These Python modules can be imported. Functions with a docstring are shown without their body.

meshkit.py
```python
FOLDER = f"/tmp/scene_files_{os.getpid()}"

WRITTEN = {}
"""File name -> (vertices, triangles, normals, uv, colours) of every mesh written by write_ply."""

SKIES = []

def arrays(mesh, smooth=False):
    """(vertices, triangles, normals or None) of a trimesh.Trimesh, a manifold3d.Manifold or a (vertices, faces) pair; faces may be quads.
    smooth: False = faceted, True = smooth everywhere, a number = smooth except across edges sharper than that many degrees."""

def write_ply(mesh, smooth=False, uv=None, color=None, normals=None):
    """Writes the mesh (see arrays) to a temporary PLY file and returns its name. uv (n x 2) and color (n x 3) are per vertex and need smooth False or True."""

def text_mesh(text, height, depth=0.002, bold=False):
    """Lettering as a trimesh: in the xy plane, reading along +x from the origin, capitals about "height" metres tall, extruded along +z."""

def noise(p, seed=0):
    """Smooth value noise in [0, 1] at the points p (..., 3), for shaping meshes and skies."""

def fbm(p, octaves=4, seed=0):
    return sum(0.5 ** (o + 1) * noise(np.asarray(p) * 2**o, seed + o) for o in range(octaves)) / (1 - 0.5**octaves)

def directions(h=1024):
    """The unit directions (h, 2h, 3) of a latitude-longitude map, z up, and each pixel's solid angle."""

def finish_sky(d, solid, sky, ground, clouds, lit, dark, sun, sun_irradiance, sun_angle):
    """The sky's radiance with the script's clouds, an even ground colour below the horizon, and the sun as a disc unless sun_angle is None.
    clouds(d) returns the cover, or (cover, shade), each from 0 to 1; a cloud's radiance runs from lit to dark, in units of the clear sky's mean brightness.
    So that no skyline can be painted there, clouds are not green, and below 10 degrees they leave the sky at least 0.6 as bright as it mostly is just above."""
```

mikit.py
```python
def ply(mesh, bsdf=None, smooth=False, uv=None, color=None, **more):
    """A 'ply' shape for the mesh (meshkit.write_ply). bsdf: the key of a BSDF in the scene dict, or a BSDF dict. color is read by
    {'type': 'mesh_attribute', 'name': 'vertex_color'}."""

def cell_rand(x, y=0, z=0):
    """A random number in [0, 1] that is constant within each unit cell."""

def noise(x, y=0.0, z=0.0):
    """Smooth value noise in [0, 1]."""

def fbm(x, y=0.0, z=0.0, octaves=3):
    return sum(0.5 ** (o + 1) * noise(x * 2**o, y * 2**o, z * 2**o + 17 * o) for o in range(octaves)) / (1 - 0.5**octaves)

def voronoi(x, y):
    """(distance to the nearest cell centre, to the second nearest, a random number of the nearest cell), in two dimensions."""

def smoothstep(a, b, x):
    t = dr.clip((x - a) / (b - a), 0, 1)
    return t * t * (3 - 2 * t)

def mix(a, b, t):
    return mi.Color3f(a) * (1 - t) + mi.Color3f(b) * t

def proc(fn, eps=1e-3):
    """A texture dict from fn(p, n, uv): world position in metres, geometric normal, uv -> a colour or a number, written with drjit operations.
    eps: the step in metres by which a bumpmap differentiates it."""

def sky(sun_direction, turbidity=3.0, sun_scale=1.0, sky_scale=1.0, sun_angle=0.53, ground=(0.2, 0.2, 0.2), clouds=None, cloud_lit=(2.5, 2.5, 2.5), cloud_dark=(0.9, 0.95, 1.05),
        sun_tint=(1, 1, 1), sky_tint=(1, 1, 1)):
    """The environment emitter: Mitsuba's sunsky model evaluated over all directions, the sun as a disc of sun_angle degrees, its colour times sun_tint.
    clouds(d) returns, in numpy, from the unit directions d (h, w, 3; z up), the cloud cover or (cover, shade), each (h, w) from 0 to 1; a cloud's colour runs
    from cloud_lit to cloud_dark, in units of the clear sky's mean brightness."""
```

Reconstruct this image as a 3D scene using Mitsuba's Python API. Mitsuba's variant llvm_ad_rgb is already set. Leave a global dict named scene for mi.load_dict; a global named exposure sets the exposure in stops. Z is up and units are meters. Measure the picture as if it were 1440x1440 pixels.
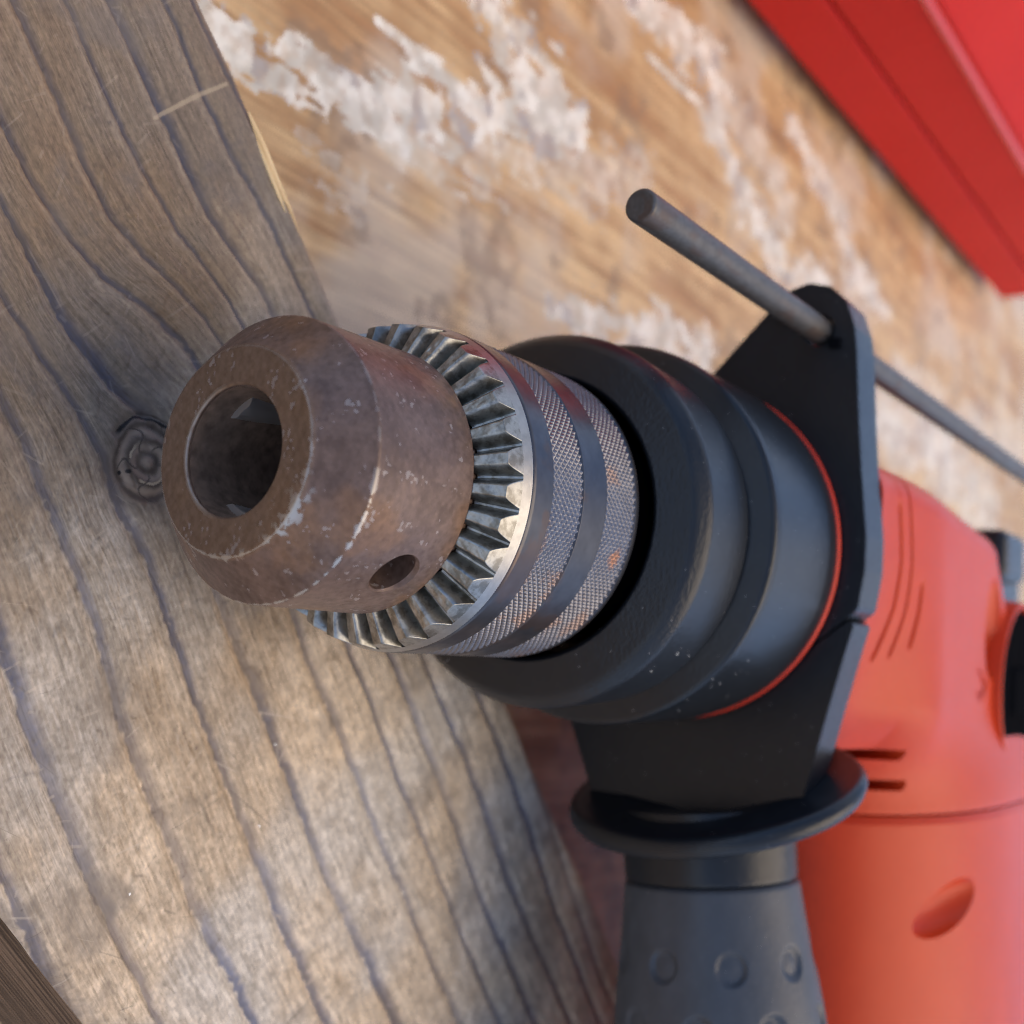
import math, numpy as np, trimesh, manifold3d as m3, drjit as dr, mitsuba as mi, mikit, meshkit
from mikit import noise, fbm, smoothstep, mix, voronoi
rng = np.random.default_rng(7)
T = mi.ScalarTransform4f
scene, labels = {}, {}
# ------------------------------------------------------------------ camera, sky, exposure
# The drill's frame (mm): s runs back along the drill's axis from the chuck's nose, e is to the right (-y), h is up, 0 on the axis.
AXIS = 58.0                                   # height of the drill's axis above the bench, mm
def W(s, e, h): return [s * .001, -e * .001, (h + AXIS) * .001]
eye = np.array([-91.513, 18.329, 101.319]); fwd = np.array([.81894, -.10247, -.56461]); upv = np.array([-.12393, -.99229, 0.0])
scene['camera'] = dict(type='thinlens', fov=45.98, fov_axis='x', aperture_radius=.00105, focus_distance=.147, near_clip=.004, far_clip=60.0,
                       to_world=T().look_at(origin=W(*eye), target=W(*(eye + 100 * fwd)), up=[upv[0], -upv[1], upv[2]]))
def cloud_cover(d):
    n = meshkit.fbm(d.reshape(-1, 3) * 2.2, 4, 5).reshape(d.shape[:2])
    n = (n - n.mean()) / (n.std() + 1e-9)
    c = np.clip(.30 + .26 * n, 0, 1)
    return c, np.clip(.35 - .3 * n, 0, 1)
scene['sky'] = mikit.sky([.32, -.26, .90], turbidity=3, sun_scale=.27, sun_angle=58, sun_tint=(1.09, 1.0, .85), sky_tint=(.95, 1.0, 1.10), clouds=cloud_cover, cloud_lit=(2.1, 2.15, 2.3), cloud_dark=(1.2, 1.25, 1.4))
exposure = 2.45

# ------------------------------------------------------------------ helpers
def put(key, mesh, bsdf, smooth=35, uv=None, label=None, cat=None, kind=None, group=None):
    """One entry of the scene; the mesh is in mm in the drill's frame (x = s, y = -e, z = h)."""
    v, f, n = meshkit.arrays(mesh, False)
    mm = trimesh.Trimesh(v * .001 + [0, 0, AXIS * .001], f, process=False)
    if uv is None and smooth is not False: mm.merge_vertices(digits_vertex=8)
    base, k = key, 0
    while key in scene: k += 1; key = f'{base}_{k:03d}'
    scene[key] = mikit.ply(mm, bsdf, smooth=smooth, uv=uv)
    tag(key, label, cat, kind, group)
    return key
def tag(key, label=None, cat=None, kind=None, group=None):
    d = {k: x for k, x in (('label', label), ('category', cat), ('kind', kind), ('group', group)) if x}
    if d: labels[key] = {**labels.get(key, {}), **d}
def grid_faces(n, m, close=True):
    """Quads of an n x m grid, the second index running round when close."""
    i, j = np.meshgrid(np.arange(n - 1), np.arange(m if close else m - 1), indexing='ij')
    a, b = i * m + j, i * m + (j + 1) % m
    return np.stack([a, b, b + m, a + m], -1).reshape(-1, 4)
def lathe(profile, n=160, c=(0, 0)):
    """Surface of revolution about the drill's axis; profile is a list of (s, r), closed if it ends where it starts."""
    p = np.asarray(profile, float); t = np.arange(n) * 2 * np.pi / n
    v = np.stack([np.repeat(p[:, 0], n), (-p[:, 1:2] * np.sin(t)).ravel() - c[1], (p[:, 1:2] * np.cos(t)).ravel() + c[0]], 1)
    f = grid_faces(len(p), n)
    mesh = trimesh.Trimesh(v, np.vstack([f[:, [0, 1, 2]], f[:, [0, 2, 3]]]), process=False)
    mesh.merge_vertices(digits_vertex=7); mesh.update_faces(mesh.nondegenerate_faces()); 
    if mesh.is_watertight and mesh.volume < 0: mesh.invert()
    return mesh
def man(mesh):
    mesh = mesh.copy(); mesh.merge_vertices(digits_vertex=6); mesh.update_faces(mesh.nondegenerate_faces())
    if mesh.volume < 0: mesh.invert()
    return m3.Manifold(m3.Mesh(np.asarray(mesh.vertices, np.float32), np.asarray(mesh.faces, np.uint32)))
def unman(m):
    q = m.to_mesh(); return trimesh.Trimesh(q.vert_properties[:, :3], q.tri_verts, process=False)
def fillet(profile, r, n=5):
    """Rounds the inner corners of an open polyline (s, r)."""
    p = [np.asarray(x, float) for x in profile]; out = [p[0]]
    rr = r if np.iterable(r) else [r] * len(p)
    for k in range(1, len(p) - 1):
        a, b = p[k - 1] - p[k], p[k + 1] - p[k]; la, lb = np.linalg.norm(a), np.linalg.norm(b); d = min(rr[k], .48 * la, .48 * lb)
        if d < 1e-3: out.append(p[k]); continue
        q0, q1 = p[k] + a / la * d, p[k] + b / lb * d
        for t in np.linspace(0, 1, n): out.append((1 - t) ** 2 * q0 + 2 * t * (1 - t) * p[k] + t * t * q1)
    return out + [p[-1]]
def rbox(lo, hi, r):
    """Box with rounded edges: the hull of eight spheres. Corners are (s, e, h)."""
    lo, hi = np.asarray(lo, float), np.asarray(hi, float)
    lo, hi = np.array([lo[0], -hi[1], lo[2]]), np.array([hi[0], -lo[1], hi[2]])
    s = m3.Manifold.sphere(r, 16)
    return m3.Manifold.batch_hull([s.translate([(lo[0] + r, hi[0] - r)[i], (lo[1] + r, hi[1] - r)[j], (lo[2] + r, hi[2] - r)[k]]) for i in (0, 1) for j in (0, 1) for k in (0, 1)])
def tube(p0, p1, r0, r1=None, n=32):
    """Capped cone between two points (s, e, h)."""
    r1 = r0 if r1 is None else r1
    p0, p1 = np.array([p0[0], -p0[1], p0[2]], float), np.array([p1[0], -p1[1], p1[2]], float)
    m = m3.Manifold.cylinder(float(np.linalg.norm(p1 - p0)), r0, r1, n)
    M = trimesh.geometry.align_vectors([0, 0, 1], p1 - p0); M[:3, 3] = p0
    return m.transform(M[:3, :4])
mm = lambda p: p * 1000.0                                     # textures think in millimetres

# ------------------------------------------------------------------ materials
def bsdf(key, d): scene[key] = {'type': 'twosided', 'bsdf': d}
def principled(color, rough=.5, metallic=0.0, spec=.5, bump=None, **more):
    rgb = lambda c: c if isinstance(c, dict) else {'type': 'rgb', 'value': list(c)}
    d = {'type': 'principled', 'base_color': rgb(color), 'roughness': rough, 'metallic': metallic, 'specular': spec, **more}
    if bump: d = {'type': 'bumpmap', 'arbitrary': mikit.proc(bump[0], eps=bump[1]), 'scale': bump[2], 'bsdf': d}
    return d
def thr(lo, hi, x): return smoothstep(lo, hi, x)

def scratches(x, y, seed, width):
    """Short straight nicks, one per cell at most: (light ones, dark ones)."""
    light, dark = mi.Float(0), mi.Float(0)
    for a in (-1, 0, 1):
        for b in (-1, 0, 1):
            cx, cy = dr.floor(x) + a, dr.floor(y) + b
            R = lambda k: mikit.cell_rand(cx, cy, seed * 10 + k)
            ang = R(1) * 6.283; L = .12 + .5 * R(2) * R(2); dx, dy = x - cx - R(3), y - cy - R(4)
            u, v = dx * dr.cos(ang) + dy * dr.sin(ang), -dx * dr.sin(ang) + dy * dr.cos(ang) + .10 * (dx * dx + dy * dy) * (R(5) - .5)
            w = width * (.5 + 2.2 * R(6) * R(6))
            m = (1 - thr(.35, 1.0, dr.abs(v) / w)) * (1 - thr(L * .6, L, dr.abs(u)))
            m *= thr(.15, .6, mikit.noise(x * 3 + y * 2, y * 7, seed) + .15)
            light = dr.maximum(light, dr.select(R(7) < .45, m, 0)); dark = dr.maximum(dark, dr.select(R(7) > .72, m, 0))
    return light, dark
# wood of the plank: uv = (growth ring number, position along in cm)
def plank_color(p, n, uv):
    q = mm(p); k, v = uv.x, uv.y * 10
    fr = k - dr.floor(k + .0)
    # latewood: dark band just before each ring boundary, crisp on the side towards the plank's right edge
    wob = .10 * (noise(k * 1.7, v * .05, 3) - .5) + .055 * (noise(v * .30, k * 2.0, 1.0) - .5) + .05 * (noise(v * 1.1, k * 3.0, 2.0) - .5)
    wide = .13 + .13 * noise(dr.floor(k + .5) * 7.3, v * .03, 9)
    d = k + wob - dr.floor(k + wob + .5)                       # -.5 .. .5, 0 on the line
    line = dr.select(d < 0, thr(-.055, -.005, d), 1 - thr(.03, wide, d))
    line *= .50 + .62 * noise(dr.floor(k + wob + .5) * 3.1, v * .04, 1)
    edge = thr(-.26, -.12, d) * (1 - thr(-.12, -.05, d))
    fine = fbm(k * 26, v * .22, 2, octaves=3)
    fib = noise(k * 60, v * .5, 5)
    blot = fbm(q.x * .03, q.y * .03, 4.0, octaves=3)
    worn = thr(-30, 62, v + 80 * (blot - .5) + 34 * (fbm(q.x * .11, q.y * .11, 8.0) - .5))  # partly sanded wear, partly light and shade painted in, paler along the plank
    speck = fbm(q.x * .55, q.y * .55, 1.5, octaves=3)
    grit = .5 + 1.5 * (.6 * fbm(k * 22 + q.x * .4, v * 1.3, 6.0, octaves=3) + .4 * fbm(q.x * 2.2, q.y * 2.2, 4.0, octaves=3) - .5); tint = fbm(q.x * .06 + 3, q.y * .06, 31.0, octaves=3)
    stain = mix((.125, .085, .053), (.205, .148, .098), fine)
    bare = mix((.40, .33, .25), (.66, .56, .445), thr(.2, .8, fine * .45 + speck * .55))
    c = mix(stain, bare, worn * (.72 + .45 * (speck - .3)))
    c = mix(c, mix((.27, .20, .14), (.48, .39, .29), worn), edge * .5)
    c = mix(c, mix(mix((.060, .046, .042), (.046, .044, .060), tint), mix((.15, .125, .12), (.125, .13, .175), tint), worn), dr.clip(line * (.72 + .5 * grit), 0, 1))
    c *= .62 + .30 * fib + .64 * grit
    c = c * mix((1.05, .98, .87), (.95, 1.0, 1.06), thr(.3, .7, tint))
    thin = 1 - thr(.03, .12, dr.abs(k * 3.0 + .5 * noise(v * .04, k) - dr.floor(k * 3.0 + .5 * noise(v * .04, k) + .5)))
    c *= 1 - .20 * thin * thr(.4, .7, noise(k * 3.3, v * .06, 17.0))
    grime = thr(.56, .74, fbm(q.x * .09, q.y * .09, 21.0, octaves=4))
    c = mix(c, (.15, .125, .105), grime * .45)
    for size, seed, amt in ((6.0, 1.0, .40), (11.0, 5.0, .5), (3.4, 9.0, .32)):
        sc, dark = scratches(q.x / size, q.y / size, seed, .13 / size)
        c = mix(c, (.52, .43, .33), sc * amt * (.25 + .75 * worn))
        c = mix(c, (.09, .07, .055), dark * amt * (.3 + .6 * worn))
    fx, fy, fr2 = voronoi(q.x * .12, q.y * .12)
    c = mix(c, (.07, .05, .04), (1 - thr(.02, .06, fx + .05 * speck)) * thr(.80, .82, fr2) * .6)
    c = mix(c, (.8, .78, .74), (1 - thr(.012, .028, fx)) * (1 - thr(.08, .09, fr2)))
    # the knot: rings of their own round its heart
    dx, dy = q.x - KNOT[0], q.y - KNOT[1]
    ra = dr.sqrt(dx * dx + dy * dy); an = dr.atan2(dy, dx)
    r = ra * (1 + .22 * (noise(dx * .22 + 5, dy * .22, 6) - .5)) + .7 * (fbm(dx * .7, dy * .7, 2.0) - .5)
    ring = .5 + .5 * dr.sin(r * 3.1 + 1.2 * noise(dx * .4, dy * .4, 2))
    kc = mix((.060, .042, .030), (.27, .20, .145), ring * .75 + .6 * speck - .2)
    kc = mix(kc, (.36, .28, .19), (1 - thr(.08, .30, dr.abs(r - 3.1))) * thr(.35, .6, noise(an * 1.3, 4.0)))
    c = mix(c, (.075, .052, .038), (1 - thr(KNOT[2] * .9, KNOT[2] * 1.5, r)) * .5)
    c = mix(c, kc, (1 - thr(KNOT[2] * .86, KNOT[2] * 1.04, r)) * .95)
    c = mix(c, (.04, .03, .024), (1 - thr(.05, .22, dr.abs(dr.sin(an * 2.5 + 2.0 * noise(r * .5, 3.0))) * r * .3)) * (1 - thr(KNOT[2] * .8, KNOT[2], r)) * thr(1.2, 2.5, r) * .8)
    crack = (1 - thr(.10, .34, dr.abs(r - KNOT[2] * .97))) * thr(.0, 1.6, dx * .2 + dy * 1.0 - 1.0)
    c = mix(c, (.012, .010, .009), crack)
    pit = 1 - thr(.25, .55, dr.sqrt(dr.square(dx + 2.9 + .25 * speck) + dr.square((dy + 1.7) * 1.4)))
    pit = dr.maximum(pit, 1 - thr(.2, .42, dr.sqrt(dr.square(dx + 4.2) + dr.square(dy + 2.1))))
    c = mix(c, (.012, .010, .009), pit)
    # a long pale scratch across the grain
    sd = stroke(q.x + .5 * (speck - .5), q.y + .5 * (speck - .5), SCRATCH)
    c = mix(c, (.42, .33, .22), (1 - thr(.4, 1.1, sd)) * .55)
    # the freshly split sliver on the right edge
    return c
def plank_bump(p, n, uv):
    q = mm(p); k, v = uv.x, uv.y * 10
    return .10 * noise(k * 40, v * .35, 5) + .10 * fbm(q.x * .6, q.y * .6, 3.0) + .12 * thr(.6, .75, fbm(q.x * .35, q.y * .35, 9.0))

PLANK_T = np.array([.667, -(.745)]); PLANK_N = np.array([-.745, -(.667)])     # along and across the plank, in (s, y)
PLANK_T /= np.linalg.norm(PLANK_T); PLANK_N /= np.linalg.norm(PLANK_N)
PLANK_O = np.array([46.3, 30.8]); PLANK_W, PLANK_H, PLANK_TOP = 93.5, 28.65, -29.3
def plank_xy(u, v): return PLANK_O[0] + PLANK_N[0] * u + PLANK_T[0] * v, PLANK_O[1] + PLANK_N[1] * u + PLANK_T[1] * v
SCRATCH = [(7.6, 47.3, .35), (13.4, 52.6, .45), (19.2, 57.2, .35)]
kx, ky = plank_xy(45.0, -.8); KNOT = (kx, ky, 6.3)
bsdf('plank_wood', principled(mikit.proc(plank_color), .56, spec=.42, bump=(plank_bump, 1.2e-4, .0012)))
def plank_side_color(p, n, uv):
    q = mm(p); v = q.x * PLANK_T[0] + q.y * PLANK_T[1]
    g = fbm(q.z * 2.2 + .8 * noise(v * .02, q.z * .2), v * .05, 2.0, octaves=3)
    return mix((.045, .031, .022), (.17, .115, .075), thr(.25, .75, g)) * (.8 + .4 * noise(v * 1.1, q.z * 7))
bsdf('plank_side_wood', principled(mikit.proc(plank_side_color), .7, spec=.3))
bsdf('split_wood', principled(mikit.proc(lambda p, n, uv: mix((.58, .38, .17), (.80, .62, .36), fbm(mm(p).x * 1.3 + mm(p).y * 1.1, mm(p).x * .12 - mm(p).y * .1, 2.0))), .7, spec=.2))

# the bench: worn plywood with old white paint
def stroke(x, y, pts):
    d = mi.Float(1e6)
    for (x0, y0, r0), (x1, y1, r1) in zip(pts[:-1], pts[1:]):
        ax, ay = x1 - x0, y1 - y0; L = max(ax * ax + ay * ay, 1e-6)
        t = dr.clip(((x - x0) * ax + (y - y0) * ay) / L, 0, 1)
        d = dr.minimum(d, dr.sqrt(dr.square(x - x0 - ax * t) + dr.square(y - y0 - ay * t)) / (r0 + (r1 - r0) * t))
    return d
PAINT = [([(37.6, 81.0, 3.6), (56.2, 81.6, 5.2), (79.4, 86.6, 6.0), (107.0, 93.5, 7.0), (133.8, 104.5, 7.2), (159.3, 112.0, 4.5)], 0.9, 0.3),
         ([(109.8, 123.6, 3.2), (123.1, 119.0, 7.0), (137.0, 116.5, 8.1), (152.4, 112.0, 6.7)], 0.9, 0.3),
         ([(89.0, 80.8, 5.5), (117.9, 92.1, 8.0), (153.7, 101.4, 8.0), (190.6, 108.1, 7.4)], 0.45, 0.45),
         ([(79.8, 102.7, 1.1), (93.4, 102.0, 1.3), (108.1, 101.0, 1.2)], 0.95, 0.08),
         ([(91.5, 98.4, 0.9), (101.1, 99.5, 1.7), (108.9, 99.2, 1.2)], 0.9, 0.12),
         ([(113.4, 109.9, 1.2), (121.6, 107.1, 3.3), (132.3, 104.7, 2.5)], 0.9, 0.12),
         ([(176.1, 158.9, 4.3), (197.1, 158.9, 5.6), (230.3, 161.0, 7.1), (237.4, 145.6, 6.1), (255.8, 129.2, 5.7), (283.4, 123.8, 6.7), (297.7, 113.0, 7.5), (336.0, 121.4, 6.7)], 0.92, 0.3),
         ([(190.9, 145.9, 1.2), (207.8, 145.5, 1.6), (224.5, 146.0, 1.6), (232.1, 137.8, 2.2)], 0.9, 0.1),
         ([(294.1, 168.6, 4.4), (323.6, 160.0, 5.3), (348.2, 150.4, 6.9), (370.9, 137.3, 7.1), (409.3, 128.4, 6.1)], 0.9, 0.3),
         ([(236.8, 150.0, 7.2), (265.2, 147.1, 7.6), (297.8, 138.8, 6.3)], 0.5, 0.45),
         ([(150.2, 62.5, 3.5), (163.5, 64.3, 5.0), (195.7, 67.1, 5.9), (236.4, 70.7, 6.0)], 0.9, 0.3),
         ([(410.0, 83.8, 9.8), (474.2, 85.8, 15.0), (512.6, 78.3, 14.9), (601.6, 76.2, 19.7)], 0.6, 0.45),
         ([(426.9, 109.1, 7.0), (509.1, 106.1, 9.6), (689.3, 114.5, 16.4)], 0.5, 0.45),
         ([(63.2, 70.7, 3.3), (77.7, 66.2, 4.2)], 0.35, 0.45)]
GRAIN = -0.051
def bench_color(p, n, uv):
    q = mm(p); x, y = q.x, q.y
    ca, sa = math.cos(GRAIN), math.sin(GRAIN); g, a = -x * sa + y * ca, x * ca + y * sa
    streak = fbm(g * .55 + 1.6 * noise(a * .012, g * .05), a * .035, 1.0, octaves=4)
    fine = noise(g * 2.6, a * .07, 4.0)
    big = fbm(x * .016, y * .016, 3.0, octaves=3)
    c = mix((.36, .20, .085), (.66, .465, .24), thr(.25, .78, streak * .55 + .30 * big + .25 * fbm(x * .14, y * .14, 15.0, octaves=4) - .03))
    c = mix(c, (.33, .155, .06), thr(.58, .74, fbm(g * .11, a * .014, 9.0)) * .55)
    c = mix(c, (.58, .51, .41), thr(.48, .72, fbm(x * .035 + 5, y * .035, 7.0, octaves=4)) * .6)
    c = mix(c, (.22, .15, .10), thr(.60, .74, fbm(x * .10 + 2, y * .10, 27.0, octaves=4)) * .5)
    c *= .86 + .28 * fine
    rag = fbm(g * .20, a * .055, 6.0, octaves=4) - .5
    rag2 = fbm(x * .30, y * .30, 2.0, octaves=4) - .5; rag3 = fbm(g * .9, a * .25, 8.0, octaves=3) - .5
    for pts, amt, soft in PAINT:
        d = stroke(x, y, pts)
        m = 1 - thr(1 - soft * .5, 1 + soft * .5, d + (2.1 * rag + 2.2 * rag2 + 1.7 * rag3) * (soft > .1))
        w = mix((.55, .525, .45), (.84, .82, .73), thr(.3, .7, fbm(x * .22, y * .22, 5.0)))
        w = mix(w, (.30, .27, .27), thr(.56, .70, fbm(x * .16 + 9, y * .16, 12.0, octaves=4)) * .75 * (soft > .1))
        c = mix(c, w, m * amt * (.68 + .32 * thr(.30, .62, fbm(x * .5, y * .5, 33.0, octaves=3))))
    return c
bsdf('bench_wood', principled(mikit.proc(bench_color), .55, spec=.4))

# steel of the chuck
def chuck_color(p, n, uv):
    q = mm(p); s, h, y = q.x, q.z - AXIS, q.y
    r = dr.sqrt(h * h + y * y)
    m = fbm(q.x * .28, q.y * .28, q.z * .28, octaves=4)
    f = fbm(q.x * 1.6, q.y * 1.6, q.z * 1.6, octaves=3)
    c = mix((.080, .048, .036), (.185, .122, .096), thr(.15, .85, m * .55 + f * .45))
    rust = thr(.50, .68, fbm(q.x * .12 + 3, q.y * .12, q.z * .12, octaves=4))
    c = mix(c, mix((.15, .075, .035), (.27, .14, .065), f), rust * .6)
    face = 1 - thr(.05, .6, s)                                 # the nose itself is rustier
    c = mix(c, mix((.150, .088, .050), (.25, .165, .105), f), face * .75)
    sp = noise(q.x * 2.3, q.y * 2.3, q.z * 2.3) * noise(q.x * .6 + 4, q.y * .6, q.z * .6)
    return mix(c, (.50, .47, .45), thr(.50, .62, sp) * .30)
def chuck_wear(p, n, uv):
    """Bare metal on the two edges of the nose."""
    q = mm(p); s, h, y = q.x, q.z - AXIS, q.y
    r = dr.sqrt(h * h + y * y)
    rag = fbm(q.x * 1.1, q.y * 1.1, q.z * 1.1, octaves=4)
    a = noise(y * .13 + 1.2, h * .13, 3.0)
    side = thr(-4, 6, -y - .2 * h)
    e1 = dr.sqrt(dr.square(s - .05) + dr.square(r - 11.95)); e2 = dr.sqrt(dr.square(s - 5.4) + dr.square(r - 16.84))
    th = dr.atan2(-y, h); dent = dr.exp(-dr.square((th - .62) / .42)) + .5 * dr.exp(-dr.square((th - 1.5) / .2))
    w1 = 1 - thr(.04, dr.maximum(.10 + 2.6 * dent * thr(.46, .70, rag) + .5 * (rag - .35), .07), e1)
    w2 = 1 - thr(.04, dr.maximum(.10 + 1.1 * (rag - .38) + .5 * dr.exp(-dr.square((th - .25) / .5)) * thr(.4, .65, rag), .07), e2)
    w3 = (1 - thr(.06, .30, dr.abs(r - 7.75) + .25 * (rag - .5))) * (1 - thr(.3, .7, s)) * thr(1.0, 5, -h)
    return dr.clip((w1 + w2) * (.25 + .75 * side) + w3 * .45, 0, 1)
scene['chuck_steel'] = {'type': 'twosided', 'bsdf': {'type': 'blendbsdf', 'weight': mikit.proc(chuck_wear),
    'a': principled(mikit.proc(chuck_color), .42, .35, .5, bump=(lambda p, n, uv: .5 * fbm(mm(p).x * 1.5, mm(p).y * 1.5, mm(p).z * 1.5, octaves=3), 1e-4, .00012)),
    'b': principled((.44, .42, .39), .42, .8)}}
bsdf('bore_steel', principled(mikit.proc(lambda p, n, uv: mix((.05, .032, .022), (.27, .18, .125), fbm(mm(p).x * .9, mm(p).y * .9, mm(p).z * .9, octaves=4))), .6, .2))
bsdf('jaw_steel', principled((.34, .31, .28), .42, .6))
def gear_color(p, n, uv):
    q = mm(p); f = fbm(q.x * .8, q.y * .8, q.z * .8, octaves=4); g = fbm(q.x * 3.1, q.y * 3.1, q.z * 3.1, octaves=2)
    c = mix((.29, .285, .26), (.44, .435, .40), g)
    return mix(c, (.11, .10, .08), thr(.44, .68, f * .75 + g * .3) * .68)
bsdf('gear_steel', principled(mikit.proc(gear_color), .33, .9))
bsdf('ring_steel', principled(mikit.proc(lambda p, n, uv: mix((.30, .29, .27), (.42, .41, .385), fbm(mm(p).x * 1.4, mm(p).y * 1.4, mm(p).z * 1.4))), .36, .9))
def sleeve_color(p, n, uv):
    q = mm(p); f = fbm(q.x * .7, q.y * .7, q.z * .7, octaves=4)
    c = mix((.060, .060, .068), (.105, .104, .112), f)
    d = dr.sqrt(dr.square(q.x - 51.6) + dr.square(q.y + 7.0) + dr.square(q.z - AXIS - 20.3))
    c = mix(c, (.24, .105, .05), (1 - thr(.5, 1.9, d + 2.6 * (f - .5))) * .7)
    low = thr(.58, .72, fbm(q.x * .25, q.y * .25, q.z * .25 + 7, octaves=4))
    return mix(c, (.13, .075, .05), low * .5)
bsdf('sleeve_steel', principled(mikit.proc(sleeve_color), .30, .75))
bsdf('knurl_steel', principled(mikit.proc(lambda p, n, uv: sleeve_color(p, n, uv) * 2.3), .30, .8))
def rod_color(p, n, uv):
    q = mm(p); f = fbm(q.x * .5, q.y * .8, q.z * .8, octaves=4); g = noise(q.x * 2.5, q.y * 2.5, q.z * 2.5)
    c = mix((.060, .055, .050), (.135, .125, .115), f * .6 + g * .4)
    return mix(c, (.10, .06, .042), thr(.5, .7, fbm(q.x * .17, q.y * .5, q.z * .5 + 3)) * .6)
bsdf('rod_steel', principled(mikit.proc(rod_color), .46, .45))

# plastics
bsdf('pale_dust', principled((.55, .53, .49), .8, spec=.2))
bsdf('gloss_red', principled((.62, .03, .02), .22, spec=.7))
def dusty(base, amount=.05):
    def fn(p, n, uv):
        q = mm(p); f = noise(q.x * 3.3, q.y * 3.3, q.z * 3.3)
        d = voronoi(q.x * .55 + q.z * .31, q.y * .55 - q.z * .27)
        c = mi.Color3f(base) * (.8 + .4 * fbm(q.x * .3, q.y * .3, q.z * .3))
        return mix(c, (.30, .29, .28), (1 - thr(.02, .06, d[0])) * thr(.90, .92, d[2]) * .7 + amount * thr(.6, .9, f))
    return mikit.proc(fn)
def pebble(f): return lambda p, n, uv: noise(mm(p).x * f, mm(p).y * f, mm(p).z * f)
bsdf('black_rubber', principled(dusty((.0075, .010, .0135), .006), .38, spec=.42, bump=(pebble(2.6), 1e-4, .00005)))
bsdf('black_plastic', principled(dusty((.0075, .010, .0135), .006), .33, spec=.42, bump=(pebble(2.2), 1e-4, .00003)))
bsdf('black_matte', principled((.006, .006, .007), .7, spec=.0))
bsdf('grip_rubber', principled(dusty((.050, .057, .068), .03), .42, spec=.45, bump=(pebble(1.6), 1e-4, .00004)))
bsdf('red_seal', principled((.62, .045, .018), .4, spec=.5))
def orange_color(p, n, uv):
    q = mm(p); f = fbm(q.x * .12, q.y * .12, q.z * .12, octaves=4)
    return mix((.50, .037, .004), (.56, .047, .006), f)
bsdf('orange_plastic', principled(mikit.proc(orange_color), .38, spec=.24, bump=(pebble(2.0), 1e-4, .00003)))
def box_color(p, n, uv):
    q = mm(p); return mix((.54, .021, .015), (.59, .027, .019), fbm(q.x * .03, q.y * .03, q.z * .03, octaves=3))
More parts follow.
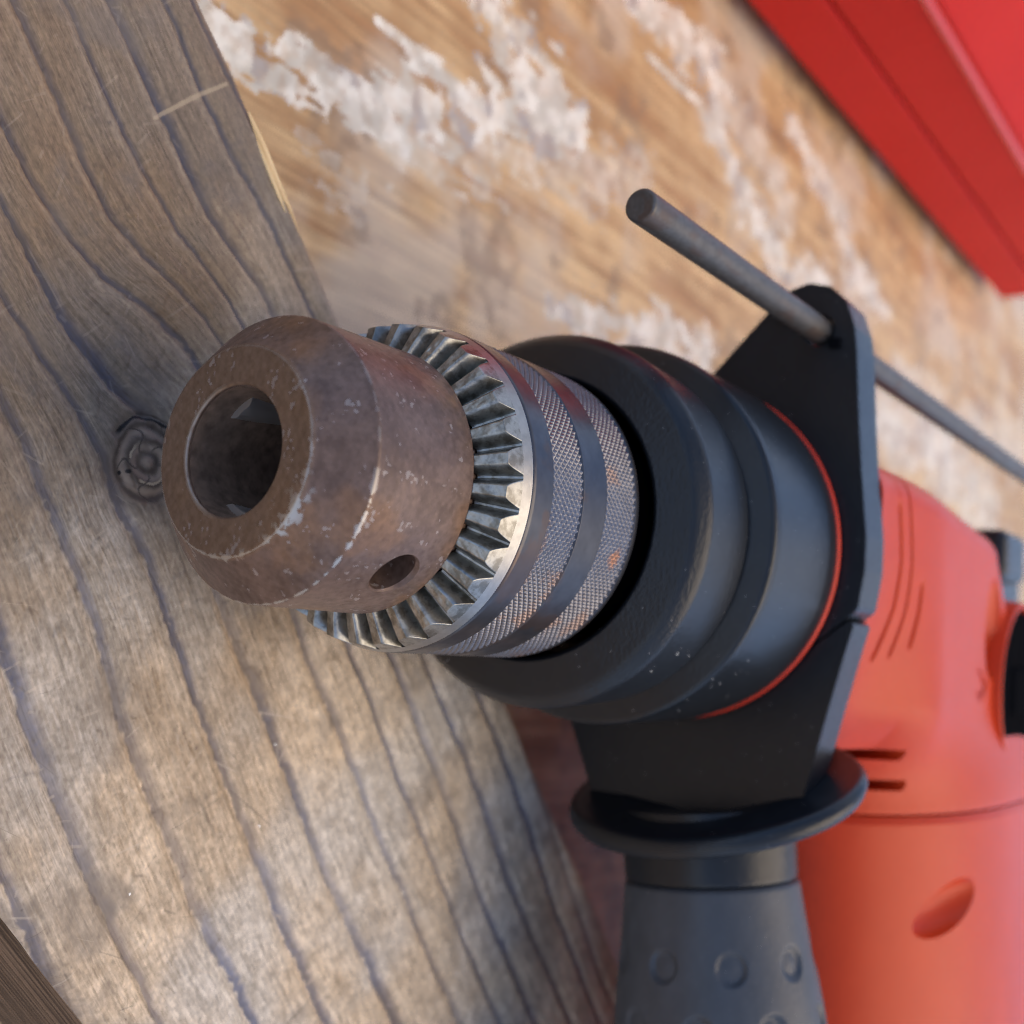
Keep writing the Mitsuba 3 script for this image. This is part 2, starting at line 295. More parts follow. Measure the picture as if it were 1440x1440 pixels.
bsdf('red_enamel', principled(mikit.proc(box_color), .45, spec=.06))

# ------------------------------------------------------------------ the setting: the bench top
bench = trimesh.creation.box(extents=[1500, 1500, 18]); bench.apply_translation([420, 60, -AXIS - 9])
put('workbench_top', bench, 'bench_wood', smooth=False, label='worn plywood bench top with flaking white paint', kind='structure')

# ------------------------------------------------------------------ the plank under the chuck
LV = [-60, -48, -38, -30, -24, -18, -12, -6, 0, 6, 14, 25, 40, 55, 70, 90, 110, 130, 155]
LU = [[71.2, 71.2, 71.2, 71.2, 71.2, 71.7, 72.3, 73.4, 74.4, 76.1, 78.5, 80.8, 83.5, 85.3, 86.7, 88.1, 89.5, 90.9, 92.7],
      [58.7, 58.7, 58.7, 58.7, 58.7, 59.2, 59.8, 60.9, 61.9, 62.8, 64.6, 68.1, 71.1, 73.9, 75.2, 77.5, 78.9, 80.3, 82.0],
      [51.8, 51.8, 51.8, 51.8, 51.5, 51.2, 50.4, 50.9, 52.6, 52.6, 53.2, 55.6, 58.7, 61.4, 64.3, 66.4, 67.8, 69.2, 70.9],
      [45.8, 45.8, 45.8, 45.9, 46.6, 45.9, 44.8, 41.9, 40.4, 42.2, 44.5, 46.6, 48.6, 50.6, 53.2, 54.8, 56.5, 57.9, 59.6],
      [40.1, 40.1, 40.4, 39.0, 37.2, 33.5, 30.7, 29.5, 30.4, 31.3, 32.5, 34.2, 36.8, 38.1, 40.2, 42.0, 43.8, 45.2, 46.9],
      [30.1, 30.9, 31.8, 31.9, 30.2, 27.4, 25.3, 24.3, 24.9, 25.5, 26.3, 27.4, 28.8, 29.8, 31.8, 33.5, 35.3, 36.6, 38.3],
      [23.0, 23.2, 23.5, 23.2, 22.6, 21.0, 19.8, 19.7, 19.9, 20.1, 20.4, 20.8, 21.4, 21.9, 23.4, 25.4, 27.7, 28.5, 30.3],
      [16.8, 16.3, 16.6, 16.5, 16.6, 15.2, 13.8, 13.5, 13.7, 13.8, 14.0, 14.3, 14.6, 15.0, 15.9, 17.2, 19.7, 20.1, 20.8],
      [7.3, 7.2, 7.8, 7.5, 6.9, 6.2, 6.1, 5.9, 5.5, 5.6, 5.7, 5.9, 6.1, 6.3, 6.5, 7.4, 9.0, 11.7, 12.9],
      [2.2, 2.2, 2.4, 1.3, 1.1, 0.9, 0.4, -0.3, -0.5, -0.5, -0.4, -0.4, -0.3, -0.2, -0.2, 0.2, 2.2, 5.0, 7.8]]
V_ = np.array(LV)
Lk = np.array(LU)                                              # ring number -> across position at the stations V_
def rings(u, v):
    """Growth ring number at (across, along)."""
    out = np.empty_like(u)
    vv = np.unique(v)
    for val in vv:
        row = v == val
        at = np.array([np.interp(val, V_, Lk[k]) for k in range(len(Lk))])        # descending in u
        uu = np.r_[at[-1] - 60, at[::-1], at[0] + 60]; kk = np.r_[9 + 60 / 7.0, np.arange(len(Lk))[::-1], -60 / 9.5]
        out[row] = np.interp(u[row], uu, kk)
    return out
def axis_steps(lo, a, b, hi, fine, coarse):
    return np.unique(np.round(np.r_[np.arange(lo, a, coarse), np.arange(a, b, fine), np.arange(b, hi + .1, coarse)], 4))
us = np.linspace(0, PLANK_W, 260); vs = axis_steps(-330, -75, 185, 420, .55, 8)
U, V = np.meshgrid(us, vs, indexing='ij'); kk = rings(U.ravel(), V.ravel()).reshape(U.shape)
d = kk - np.floor(kk + .5)
line = np.where(d < 0, np.clip((d + .12) / .10, 0, 1), np.clip(1 - d / .32, 0, 1))
line = line * line * (3 - 2 * line)
pts3 = np.stack([U.ravel() * .05, V.ravel() * .05, 0 * U.ravel()], 1)
z = -.42 * line + .5 * (meshkit.fbm(pts3, 3, 2).reshape(U.shape) - .5) + .12 * (meshkit.fbm(pts3 * [8, 8, 1], 3, 4).reshape(U.shape) - .5)
X, Y = plank_xy(U, V)
rk = np.hypot(X - KNOT[0], Y - KNOT[1]); rr = rk / KNOT[2]
z += np.where(rr < 1, -.25 + .22 * np.cos(rk * 2.1), 0) - .55 * np.exp(-((rr - 1.0) / .05) ** 2) * (.2 * (X - KNOT[0]) + (Y - KNOT[1]) > 1.5)
edge_r = np.minimum(U, PLANK_W - U); z -= 1.6 * np.clip(1 - edge_r / 2.2, 0, 1) ** 2          # eased arrises
wav = .8 * (meshkit.fbm(np.stack([0 * vs, vs * .06, 0 * vs + 3], 1), 3, 8) - .5)
X = X + np.where(U < 3, wav[None, :] * PLANK_N[0], 0); Y = Y + np.where(U < 3, wav[None, :] * PLANK_N[1], 0)
top = np.stack([X, Y, PLANK_TOP + z], -1)
n_u, n_v = len(us), len(vs)
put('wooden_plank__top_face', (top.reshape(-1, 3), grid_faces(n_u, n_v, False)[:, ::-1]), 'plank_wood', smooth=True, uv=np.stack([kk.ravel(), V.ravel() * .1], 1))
sides = []
for e in (top[0], top[-1][::-1], top[:, 0][::-1], top[:, -1]):
    low = e.copy(); low[:, 2] = PLANK_TOP - PLANK_H; v = np.vstack([e, low]); k = np.arange(len(e) - 1); m = len(e)
    sides.append(trimesh.Trimesh(v, np.vstack([np.stack([k, k + 1, k + 1 + m], 1), np.stack([k, k + 1 + m, k + m], 1)])[:, ::-1], process=False))
bx, by = plank_xy(np.array([0, PLANK_W, PLANK_W, 0]), np.array([-330, -330, vs[-1], vs[-1]]))
sides.append(trimesh.Trimesh(np.stack([bx, by, np.full(4, PLANK_TOP - PLANK_H)], 1), [[0, 1, 2], [0, 2, 3]], process=False))
put('wooden_plank__sides', trimesh.util.concatenate(sides), 'plank_side_wood', smooth=False, label='dark rough sawn sides of the plank')
tag('wooden_plank', 'weathered brown wooden plank with dark grain lines and a knot, lying under the chuck', 'plank')
# the pale splinter on the right arris
sp = []
for v0, v1, u0, w, zz in ((-33, -19, .75, 1.5, -.35), (-29, -18, 1.9, .9, .0), (-26, -14, -.2, 1.0, -1.2)):
    n = 12; t = np.linspace(0, 1, n); wid = w * np.sin(np.pi * np.clip(t, .03, .97)) ** .6
    v = v0 + (v1 - v0) * t; uc = u0 + .5 * t
    ring = []
    for a in np.linspace(0, 2 * np.pi, 7)[:-1]:
        x, y = plank_xy(uc + wid * .5 * np.cos(a), v); ring.append(np.stack([x, y, PLANK_TOP + zz + .32 * wid * np.sin(a)], 1))
    ring = np.stack(ring, 1)
    sp.append(trimesh.Trimesh(ring.reshape(-1, 3), np.vstack([grid_faces(n, 6)[:, [0, 1, 2]], grid_faces(n, 6)[:, [0, 2, 3]]]), process=False))
put('wooden_plank__splinter', trimesh.util.concatenate(sp), 'split_wood', label='pale freshly split sliver on the edge')

# ------------------------------------------------------------------ the drill: keyed chuck
D = 'power_drill'
tag(D, 'orange and black power drill with rusty keyed chuck, lying on its side across the plank', 'drill')
body = lathe(fillet([(30, 7.3), (.2, 7.5), (0.0, 7.68), (0.0, 11.9), (5.43, 16.84), (22.5, 16.86), (22.75, 16.6), (22.8, 15.6), (30, 15.6), (30, 7.3)], [0, 0, .12, .3, .35, .2, .1, 0, 0, 0], 4), 200)
th = math.radians(46.7)
key = tube((15.8, 8 * math.sin(th), 8 * math.cos(th)), (15.8, 20 * math.sin(th), 20 * math.cos(th)), 3.05, n=40)
ch = tube((15.8, 16.1 * math.sin(th), 16.1 * math.cos(th)), (15.8, 17.4 * math.sin(th), 17.4 * math.cos(th)), 2.9, 3.9, n=40)
C = put(D + '__chuck', unman(man(body) - key - ch), 'chuck_steel', smooth=28, label='rust brown chuck nose with bare worn edges')
put(C + '__bore', lathe([(.5, 7.46), (26, 7.2), (27, 0.01)], 72), 'bore_steel')
put(C + '__key_hole', trimesh.util.concatenate([unman(tube((15.8, 9.5 * math.sin(th), 9.5 * math.cos(th)), (15.8, 9.9 * math.sin(th), 9.9 * math.cos(th)), 3.2, n=32))]), 'bore_steel')
for k in range(3):
    a = math.radians(-124 + 120 * k)                              # three jaws, drawn back into the bore
    c0, c1 = 9.3, 11.5
    j = tube((4.2, c0 * math.sin(a), c0 * math.cos(a)), (30, c1 * math.sin(a), c1 * math.cos(a)), 3.0, n=28)
    nose = m3.Manifold.cube([6, 12, 12], True).rotate([0, 0, 0]).translate([8.0, -c0 * math.sin(a), c0 * math.cos(a)])
    cut = tube((3.0, 0, 0), (14, 0, 0), 6.9, 5.0, n=40)
    put(C + '__jaw', unman(j - cut), 'jaw_steel', smooth=25)
# toothed ring: a 45 degree cone with V grooves milled into it; each tooth runs from valley to valley
R_IN, R_TIP, R_OUT, PITCH = 15.9, 21.12, 21.45, math.radians(11.25)
taper = lambda r: 24.0 + (r - 20.55) / .209
def ring_face(r, da):
    """s of the ring's front at radius r and angle da from the nearest crest."""
    y = r * (PITCH / 2 - np.abs(da)); hp = r * PITCH / 2
    crest, valley = 22.45 + .40 * (r - 16.2), 24.75 + .48 * (r - 16.2)
    x = np.clip((y - .20) / (.68 * hp - .20), 0, 1); x = .35 * x + .65 * np.sin(x * np.pi / 2)
    tooth_s = valley + (crest - valley) * x + .13 * (np.abs(da) / (PITCH / 2)) ** 2 * x
    rd = .16                                                    # rounds the outer end of the crest
    d = tooth_s - taper(r)
    return np.where(d > rd, tooth_s, np.where(d < -rd, taper(r), (tooth_s + taper(r)) / 2 + (d * d + rd * rd) / (4 * rd)))
G = put(D + '__gear_ring', lathe(fillet([(30, 16.4), (27.2, 16.4), (27.2, R_TIP), (taper(R_TIP), R_TIP), (taper(R_OUT), R_OUT), (28.36, 21.4), (28.36, 16.6), (30, 16.6)], [0, 0, 0, 0, .06, .05, 0, 0], 3), 320), 'ring_steel', smooth=30)
def tooth(a):
    r = np.r_[np.linspace(R_IN, 20.4, 22), np.linspace(20.44, R_TIP, 26)]; nr_, na = len(r), 45
    u = np.linspace(-1, 1, na) * PITCH / 2
    Rg, Ug = np.meshgrid(r, u, indexing='ij'); z = ring_face(Rg, Ug)
    q = np.stack([Rg.ravel() * 1.1, Ug.ravel() * 24, np.full(Rg.size, a * 40)], 1)
    z = z + (.22 * (meshkit.fbm(q, 3, 11) - .5)).reshape(z.shape) * np.clip((20.6 - Rg) / .6, 0, 1)
    v = np.stack([z, -Rg * np.sin(a + Ug), Rg * np.cos(a + Ug)], -1).reshape(-1, 3)
    f = grid_faces(nr_, na, False)
    return trimesh.Trimesh(v, np.vstack([f[:, [0, 1, 2]], f[:, [0, 2, 3]]]), process=False)
for k in range(32): put(G + '__tooth', tooth(math.radians(3.9 + 11.25 * k)), 'gear_steel', smooth=55)
# knurled sleeve
S = put(D + '__sleeve', lathe(fillet([(56.4, 16), (28.42, 16), (28.42, 21.1), (28.85, 21.5), (32.9, 21.52), (33.1, 21.15), (40.1, 21.15), (40.3, 21.5), (46.2, 21.5), (46.4, 21.15), (54.2, 21.15), (54.4, 21.45), (55.4, 21.35), (56.4, 20.6), (56.4, 16)], [0, 0, .3, .35, .1, .1, .1, .1, .1, .1, .1, .1, .3, .3, 0], 3), 256), 'sleeve_steel', smooth=30)
for s0, s1 in ((33.0, 40.2), (46.3, 54.3)):
    nt, ns = 1584, 66; t = np.arange(nt) * 2 * np.pi / nt; ss = np.linspace(s0, s1, ns)
    A, Sg = np.meshgrid(t, ss); N = 122; px = 2 * np.pi * 21.5 / N
    a1 = (A * N / (2 * np.pi) + (Sg - s0) / px) % 1; a2 = (A * N / (2 * np.pi) - (Sg - s0) / px) % 1
    hgt = np.minimum(np.minimum(a1, 1 - a1), np.minimum(a2, 1 - a2)) * 2
    r = 21.10 + .46 * np.clip(hgt, 0, .8) - np.where((Sg < s0 + .08) | (Sg > s1 - .08), .12, 0)
    v = np.stack([Sg, -r * np.sin(A), r * np.cos(A)], -1).reshape(-1, 3)
    put(S + '__knurl_band', (v, grid_faces(ns, nt)), 'knurl_steel', smooth=True, label='band of fine diamond knurling')
# hollow behind the chuck, then the two rubber collars and the drill's neck
put(D + '__spindle', lathe([(56, 0.01), (56, 17), (75, 17), (75, 0.01)], 96), 'black_matte')
L1 = put(D + '__locking_sleeve', lathe(fillet([(64, 21.4), (60.0, 21.2), (59.2, 21.8), (60.9, 27.4), (62.9, 28.95), (77.5, 28.1), (77.9, 27.7), (78.8, 25.5), (84, 24.2), (64, 21.4)], [0, .3, .4, .9, .9, .3, .3, .5, 0, 0], 6), 200), 'black_rubber', smooth=40)
put(D + '__neck', lathe(fillet([(76, 22), (78.5, 26.4), (79.9, 31.0), (80.4, 31.5), (82.2, 31.6), (82.5, 31.45), (104.0, 31.35), (104.5, 31.0), (109.2, 30.75), (109.3, 29), (124, 29), (124, 22), (76, 22)], [0, .8, .4, .3, .15, .15, .2, .2, .2, 0, 0, 0, 0], 6), 200), 'black_plastic', smooth=40)
put(D + '__seal_ring', lathe(fillet([(109.3, 28.5), (109.3, 30.9), (109.6, 31.1), (110.3, 31.1), (110.6, 30.8), (110.6, 28.5), (109.3, 28.5)], [0, .1, .2, .2, .1, 0, 0], 3), 200), 'red_seal', smooth=40, label='thin red ring round the neck')
put(D + '__neck_flange', lathe([(110.6, 28), (110.6, 30.4), (124, 30.4), (124, 28), (110.6, 28)], 160), 'black_matte')

# ------------------------------------------------------------------ the side handle, its clamp and the depth stop rod
H = D + '__side_handle'
from shapely.geometry import Polygon, Point
from shapely.ops import unary_union
def plate(poly, s0, s1, bev=.7):
    """The outline (h, e) as a plate between s0 and s1 with bevelled edges."""
    def cs(p): return m3.CrossSection([np.array(p.exterior.coords)[:-1]] + [np.array(i.coords)[:-1] for i in p.interiors], m3.FillRule.EvenOdd)
    full, small = cs(poly), cs(poly.buffer(-bev))
    parts = [full.extrude(s1 - s0 - 2 * bev).translate([0, 0, bev])]
    parts += [m3.Manifold.batch_hull([small.extrude(.01), full.extrude(.01).translate([0, 0, bev])])] if False else []
    for k in range(3):
        o = bev * (1 - math.sin((k + 1) * math.pi / 8)); zz = bev * (1 - math.cos((k + 1) * math.pi / 8))
        c = cs(poly.buffer(-o)); z0 = zz * .6
        parts.append(c.extrude(s1 - s0 - 2 * z0).translate([0, 0, z0]))
    m = parts[0]
    for q in parts[1:]: m = m + q
    return unman(m.transform([[0, 0, 1, s0], [0, -1, 0, 0], [1, 0, 0, 0]]))       # (h, e, t) -> (s, -e, h)
hole = Point(0, 0).buffer(30.5, 64)
upper = Polygon([(33.9, 9.7), (34.9, 3), (34.9, -3), (33.6, -14.5), (32.8, -23.4), (31.9, -36), (31.4, -40), (29.8, -44.6), (26.6, -47.8), (22.6, -48.8), (19.2, -47.8), (15.5, -44.6), (4.7, -33.3), (-8, -33.5), (-20, -28.5), (-29, -20), (-34, -8), (-34.5, 5), (-30, 16), (0, 30), (27, 15.5)])
upper = upper.buffer(-2.2, 16).buffer(2.2, 16).difference(hole).difference(Point(24.8, -39.8).buffer(2.9, 24))
lower = Polygon([(33.75, 10.4), (32.1, 16.4), (29, 28.7), (26.6, 38.5), (25.2, 44.5), (21, 49), (19.5, 55.5), (-7, 55.5), (-9, 51.5), (-14.6, 50.5), (-17.6, 43.5), (-22, 33.5), (-26, 24), (-30, 16.8), (-8, 22), (10, 24), (25.6, 16.8)]).buffer(-.8).buffer(.8).difference(hole)
put(H + '__clamp_loop', plate(upper, 111.5, 121.8), 'black_plastic', smooth=30)
put(H + '__clamp_base', plate(lower, 111.9, 121.4), 'black_plastic', smooth=30)
def lathe_about(c, axis, prof, n=96):
    """Profile (t along the axis, r) turned about any axis; c and axis in (s, h, e)."""
    h = np.asarray(axis, float); h /= np.linalg.norm(h); b1 = np.cross(h, [1., 0, 0]); b1 /= np.linalg.norm(b1); b2 = np.cross(h, b1)
    p = np.asarray(prof, float); a = np.arange(n) * 2 * np.pi / n
    q = np.asarray(c) + p[:, :1, None].transpose(0, 2, 1) * h + p[:, 1][:, None, None] * (np.cos(a)[None, :, None] * b1 + np.sin(a)[None, :, None] * b2)
    v = np.stack([q[..., 0], -q[..., 2], q[..., 1]], -1).reshape(-1, 3); f = grid_faces(len(p), n)
    m = trimesh.Trimesh(v, np.vstack([f[:, [0, 1, 2]], f[:, [0, 2, 3]]]), process=False); m.merge_vertices(digits_vertex=7); m.update_faces(m.nondegenerate_faces()); trimesh.repair.fix_normals(m); return m
guard = lathe_about((115.9, 7.1, 43.6), (.31, .11, 1), fillet([(1.2, 8), (-.6, 16), (-1.4, 24.0), (-1.5, 26.9), (.2, 27.9), (2.2, 27.0), (2.6, 22), (4, 17), (4, 8), (1.2, 8)], [0, 1, 1, 1, .8, .8, 3, 1, 0, 0], 6))
guard.vertices[:, 0] = 117.5 + (guard.vertices[:, 0] - 117.5) * .86
put(H + '__guard', guard, 'black_plastic', smooth=40)
GA = np.array([0, .12, 1.0]); GA /= np.linalg.norm(GA); GC = np.array([117, 7.2, 59.3])
put(H + '__handle_collar', lathe_about(GC, GA, fillet([(-12.6, 3), (-12.6, 15.9), (-.6, 15.6), (-.1, 15.3), (-.1, 3), (-12.6, 3)], [0, .3, .3, .2, 0, 0], 4)), 'black_plastic', smooth=40)
gp = fillet([(0, 6), (0, 15.2), (.5, 15.75), (9, 16.6), (22, 18.6), (40, 19.8), (62, 18.8), (84, 16.6), (98, 17.6), (106, 18.6), (110, 15), (111, .01)], [0, .2, .3, 5, 6, 8, 8, 8, 5, 3, 2, 0], 7)
gp = np.array(gp); tt = np.unique(np.r_[np.linspace(.6, 104, 150)]); 
arc = np.r_[0, np.cumsum(np.hypot(*np.diff(gp, axis=0).T))]; al = np.linspace(0, arc[-1], 300)
gp = np.stack([np.interp(al, arc, gp[:, 0]), np.interp(al, arc, gp[:, 1])], 1)
grip = lathe_about(GC, GA, gp, 300)
# round dimples pressed into the grip
gv = np.array(grip.vertices); gx = np.stack([gv[:, 0], gv[:, 2], -gv[:, 1]], 1) - GC
tl = gx @ GA; gb1 = np.cross(GA, [1., 0, 0]); gb1 /= np.linalg.norm(gb1); gb2 = np.cross(GA, gb1)
ang = np.arctan2(gx @ gb2, gx @ gb1); rad = np.hypot(gx @ gb1, gx @ gb2); push = np.zeros(len(gv))
DIM_T, DIM_A = 12.74, 0.982
for row in range(8):
    for k in range(9):
        t0, a0 = DIM_T + 10.0 * row, DIM_A + (k + .5 * (row % 2)) * 2 * np.pi / 9
        dd = np.hypot(tl - t0, (np.angle(np.exp(1j * (ang - a0)))) * rad)
        push = np.maximum(push, .75 * np.clip((2.75 - dd) / .55, 0, 1) - .22 * np.clip(1 - dd / 2.0, 0, 1) ** 1)
gx2 = gx - (push / np.maximum(rad, 1e-6))[:, None] * (gx - np.outer(tl, GA)) + GC
put(H + '__grip', trimesh.Trimesh(np.stack([gx2[:, 0], -gx2[:, 2], gx2[:, 1]], 1), grip.faces, process=False), 'grip_rubber', smooth=True, label='dark grey rubber grip with round dimples')
rod = lathe(fillet([(44.3, .01), (44.3, 2.1), (44.6, 2.38), (345, 2.38), (345.4, 2.1), (345.4, .01)], [0, .2, .2, .2, .2, 0], 4), 48, (24.8, -39.8))
put(D + '__depth_stop_rod', rod, 'rod_steel', smooth=40, label='grey steel depth stop rod through the clamp')
put(H + '__rod_screw', unman(tube((108.6, -43.4, 18.4), (112, -43.0, 18.9), 1.3, n=20) + rbox((110.6, -38.0, 27.0), (112, -36.2, 29.2), .35)), 'black_matte')

# ------------------------------------------------------------------ the housings
def sm(a, b, x): t = np.clip((x - a) / (b - a), 0, 1); return t * t * (3 - 2 * t)
def motor_h(s):
    return np.maximum(2 + 38.5 * np.clip(1 - np.abs((s - 212) / 74) ** 2.4, 0, 1) ** (1 / 2.4), 14)
def top_h(s, e):
    """Half width (h) of the gear housing: flat above, merging into the motor's outline below."""
    front = np.interp(e, [-20, 0, 8, 16, 28, 38, 48], [34.4, 34.2, 33, 30.6, 27.2, 24, 20.5])
    w = front + (36.9 - front) * sm(121, 157, s) - 13 * sm(188 + .95 * (e + 17), 216 + .95 * (e + 17), s)
    b = sm(26, 47, e) * .985
    w = w * (1 - b) + np.maximum(motor_h(s), np.minimum(front, 19)) * b
    g = np.zeros_like(w)
    for s0, e0, e1_, wd in ((132.5, -12, 18.5, .55), (137.5, -12.5, 17.5, .4), (143.0, 2, 15.5, .6)):
        sl = s0 - .012 * (e - 2) ** 2 + 0 * s
        g = np.maximum(g, 1.6 * np.clip(1.3 - np.abs(s - sl) / wd, 0, 1) * sm(e0, e0 + 2, e) * (1 - sm(e1_ - 1.2, e1_, e)))
    return w - .55 * g
ss = np.unique(np.r_[np.linspace(121.9, 128, 12), np.linspace(128, 146, 90), np.linspace(146, 264, 100)])
ED, RC = -18.5, 7.0
ph = np.linspace(0, np.pi / 2, 26)
rows = []
for s in ss:
    end = 1 - .25 * sm(246, 264, s) ** 2
    ED = -18.5 + 5.5 * sm(126, 215, s)
    e_flat = np.linspace(ED + RC, 47.2, 90); h_flat = top_h(np.full_like(e_flat, s), e_flat)
    h0 = h_flat[0]
    ec = ED + RC - RC * np.sin(ph[1:]); hc = h0 - RC + RC * np.cos(ph[1:])
    e = np.r_[48.2, 48.0, 47.6, e_flat[::-1], ec]; hh = np.r_[h_flat[-1] - .9, h_flat[-1] - .3, h_flat[-1] - .05, h_flat[::-1], hc]
    rows.append(np.stack([np.full(2 * len(e), s), -np.r_[e, e[::-1]], np.r_[hh, -hh[::-1] * .62] * end], 1))
m_ = len(rows[0]); v = np.vstack(rows); f = grid_faces(len(rows), m_); tri = np.vstack([f[:, [0, 1, 2]], f[:, [0, 2, 3]]])
caps = []
for b, sgn in ((0, 1), ((len(rows) - 1) * m_, -1)):
    c = len(v); v = np.vstack([v, [[rows[0 if b == 0 else -1][0, 0], -14.0, 0]]])
    for k in range(m_): caps.append([c, b + (k + 1) % m_, b + k][::sgn])
gear = trimesh.Trimesh(v, np.vstack([tri, caps]), process=False)
gm = man(gear) - m3.Manifold.sphere(1.0, 48).scale([7.5, 12, 3.6]).rotate([0, 0, -8]).translate([196.5, -9.0, 37.6])
for e0, s1 in ((36.0, 150), (42.2, 154.5)): gm = gm - rbox((112, e0 - 1.1, 10), (s1, e0 + 1.1, 60), .9)
for (a, b), (c, d2) in (((184.0, 18.2), (186.8, 19.9)), ((186.8, 19.9), (191.5, 21.8)), ((191.5, 21.8), (185.6, 24.8)), ((185.6, 24.8), (184.2, 22.8))):
    gm = gm - tube((a, b, 36.95), (c, d2, 36.85), .85, n=12)      # a small arrow mark moulded into the shell
GH = put(D + '__gear_housing', unman(gm), 'orange_plastic', smooth=32)
put(GH + '__vent_shadow_plate', unman(rbox((118, 33, 6), (143, 43, 20), .5)), 'black_matte', label='added black plate standing in for the shade inside the vent slots')  # black plate added to stand for the shade deep in the slots
# motor housing: superellipse sections along e
mrows = []; me = np.unique(np.r_[np.linspace(48.6, 52, 12), np.linspace(52, 165, 90)])
al = np.linspace(0, 2 * np.pi, 241)[:-1]
for e in me:
    k = sm(48.6, 50.2, e) ; q = .985 + .015 * k if e < 52 else 1.0
    swell = 1 + .05 * sm(52, 100, e); cl = 74 * swell; hl = 38.5 + 4 * sm(50, 110, e); n_ = 2.4
    cx = 212 + 2 * sm(50, 120, e); ch_ = 2.0 - 1.0 * sm(50, 110, e)
    ca, sa = np.cos(al), np.sin(al); end = np.sqrt(np.clip(1 - ((e - 150) / 16) ** 2, .01, 1)) if e > 150 else 1
    x = cx + cl * q * end * np.sign(ca) * np.abs(ca) ** (2 / n_); h = ch_ + hl * q * end * np.sign(sa) * np.abs(sa) ** (2 / n_) * np.where(sa < 0, .60, 1.0)
    if e == me[0]: x0, h0 = cx + (x - cx) * .985, h * .985
    x = x + 22 * np.clip(-h / 22, 0, 1) * (ca < 0)
    mrows.append(np.stack([x, np.full_like(x, -e), h], 1))
v = np.vstack(mrows); f = grid_faces(len(mrows), 240); tri = [*f[:, [0, 1, 2]], *f[:, [0, 2, 3]]]; nr = len(mrows)
for b, sgn in ((0, 1), ((nr - 1) * 240, -1)):
    c = len(v); v = np.vstack([v, mrows[0 if b == 0 else -1].mean(0)[None]])
    for k in range(240): tri.append([c, b + (k + 1) % 240, b + k][::sgn])
motor = man(trimesh.Trimesh(v, tri, process=False))
dent = m3.Manifold.sphere(1.0, 40).scale([13.0, 4.6, 5.0]).rotate([0, -22, 18]).translate([169.0, -66.5, 37.2])
motor = motor - dent
MH = put(D + '__motor_housing', unman(motor), 'orange_plastic', smooth=32)
# mode selector: raised oval rim with a black knob
def oval(a, b, n=96): t = np.arange(n) * 2 * np.pi / n; return np.stack([a * np.cos(t), b * np.sin(t)], 1)
def oval_ring(cx, ce, prof, n=96):
    rows = [np.stack([cx + (25 + o) * np.cos(np.arange(n) * 2 * np.pi / n), -(ce + (21 + o) * np.sin(np.arange(n) * 2 * np.pi / n)), np.full(n, z)], 1) for o, z in prof]
    v = np.vstack(rows); f = grid_faces(len(rows), n); return trimesh.Trimesh(v, np.vstack([f[:, [0, 1, 2]], f[:, [0, 2, 3]]]), process=False)
put(D + '__selector_rim', oval_ring(223.5, 23, fillet([(2.2, 20), (.9, 35.0), (.5, 38.8), (-.5, 38.8), (-.9, 37), (-1.0, 20)], [0, 2, .5, .5, 2, 0], 5)), 'orange_plastic', smooth=40)
put(D + '__selector_knob', unman(m3.CrossSection([oval(23.3, 19.3)]).extrude(12, 1, 0, [.99, .99]).translate([223.5, -23, 25.9]) + rbox((210, 17, 34), (243, 29, 39.5), 2)), 'black_matte', smooth=30, label='black mode selector knob')
put(D + '__rear_cap', unman(rbox((238, -18.6, -20), (262, -5.5, 30.5), 2.5) + rbox((240, -16, -22), (300, 46, 22), 6) + rbox((284, -10, -AXIS + .05), (322, 60, 18), 9)), 'black_plastic', smooth=30)
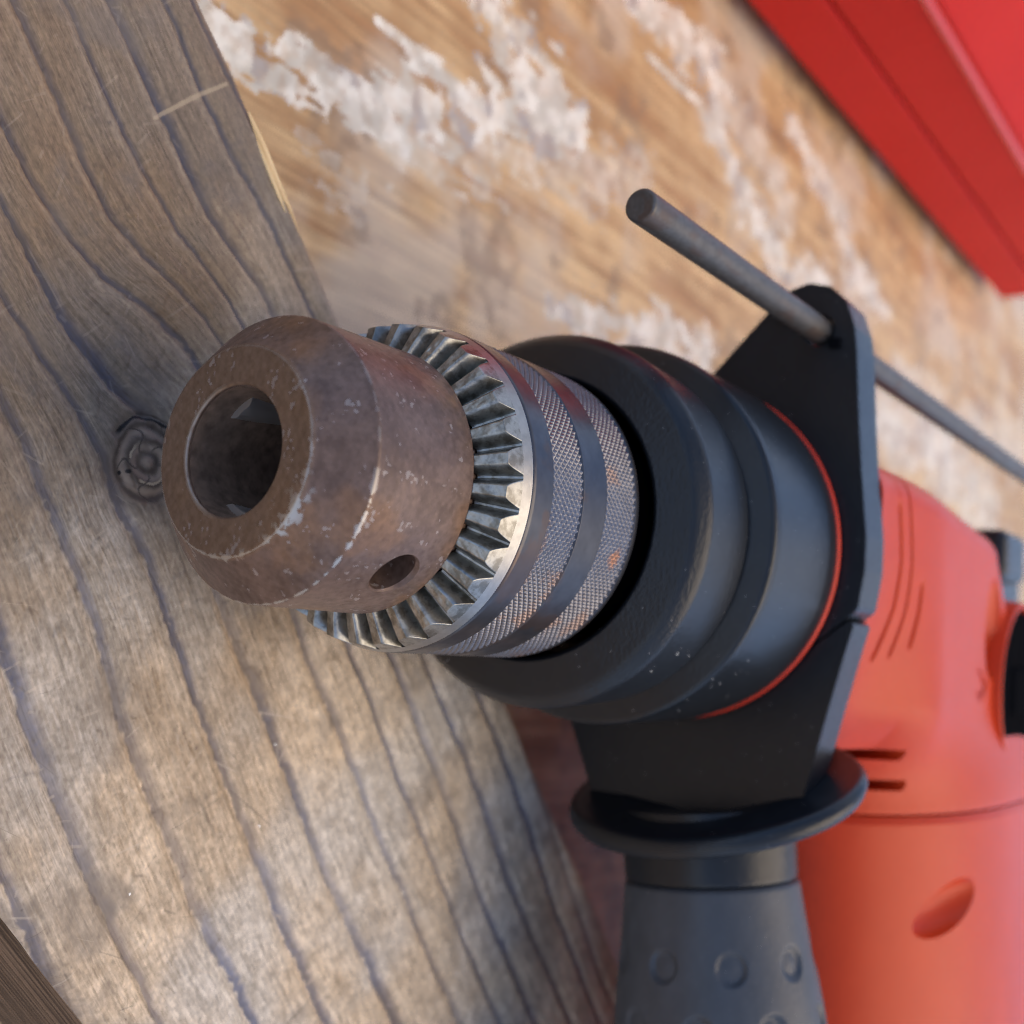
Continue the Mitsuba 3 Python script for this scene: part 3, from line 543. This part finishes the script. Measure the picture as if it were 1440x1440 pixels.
# ------------------------------------------------------------------ the red tool box behind
BX = dict(s0=60, s1=580.7, e1=-182.6, e0=-450, h0=-50.0)
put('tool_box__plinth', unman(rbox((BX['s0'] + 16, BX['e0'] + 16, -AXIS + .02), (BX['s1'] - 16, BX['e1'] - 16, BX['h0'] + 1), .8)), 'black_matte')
put('tool_box__body', unman(rbox((BX['s0'], BX['e0'], BX['h0']), (BX['s1'], BX['e1'], -28.4), 1.2)), 'red_enamel', smooth=30)
def prism_x(poly, s0, s1, r):
    """Convex outline of (e, h) run from s0 to s1, its edges rounded by r."""
    b = m3.Manifold.sphere(r, 20); c = np.mean(poly, 0)
    return m3.Manifold.batch_hull([b.translate([x, -(e + np.sign(c[0] - e) * r), h + np.sign(c[1] - h) * r]) for x in (s0 + r, s1 - r) for e, h in poly])
E1, E0 = BX['e1'] + .5, BX['e0'] - .5
put('tool_box__lid', unman(prism_x([(E1, -27.9), (E1, -1.5), (E1 - 42, 46.0), (E0 + 42, 46.0), (E0, -1.5), (E0, -27.9)], BX['s0'] - .4, BX['s1'] + .4, 2.6)), 'red_enamel', smooth=30)
put('tool_box__added_highlight_bead', unman(tube((BX['s0'] + 3, E1 - .6, -1.6), (BX['s1'] - 3, E1 - .6, -1.6), 1.9, n=24)), 'gloss_red', smooth=40)  # glossy bead added along the edge so it catches a bright sky highlight
tag('tool_box', 'red enamelled metal tool box with sloping lid standing on the bench behind the drill', 'tool box')
# a few grains of sawdust caught on the collars
gr = []
for k in range(20):
    th = math.radians(rng.uniform(38, 66)); s = rng.choice([62.5, 66, 70, 75, 79, 82, 86]) + rng.normal(0, 1.2)
    r = np.interp(s, [60.6, 62.2, 65.2, 77.2, 79.3, 80.9, 100], [22.6, 28.2, 28.9, 28.1, 25.5, 31.6, 31.4]) + .05
    b = trimesh.creation.icosphere(0, rng.uniform(.07, .20)); b.apply_scale([1, rng.uniform(.5, 1), rng.uniform(.5, 1.3)])
    b.apply_translation([s, -r * math.sin(th), r * math.cos(th)]); gr.append(b)
put('sawdust', trimesh.util.concatenate(gr), 'pale_dust', smooth=False, label='grains of pale sawdust caught on the black collars', kind='stuff')
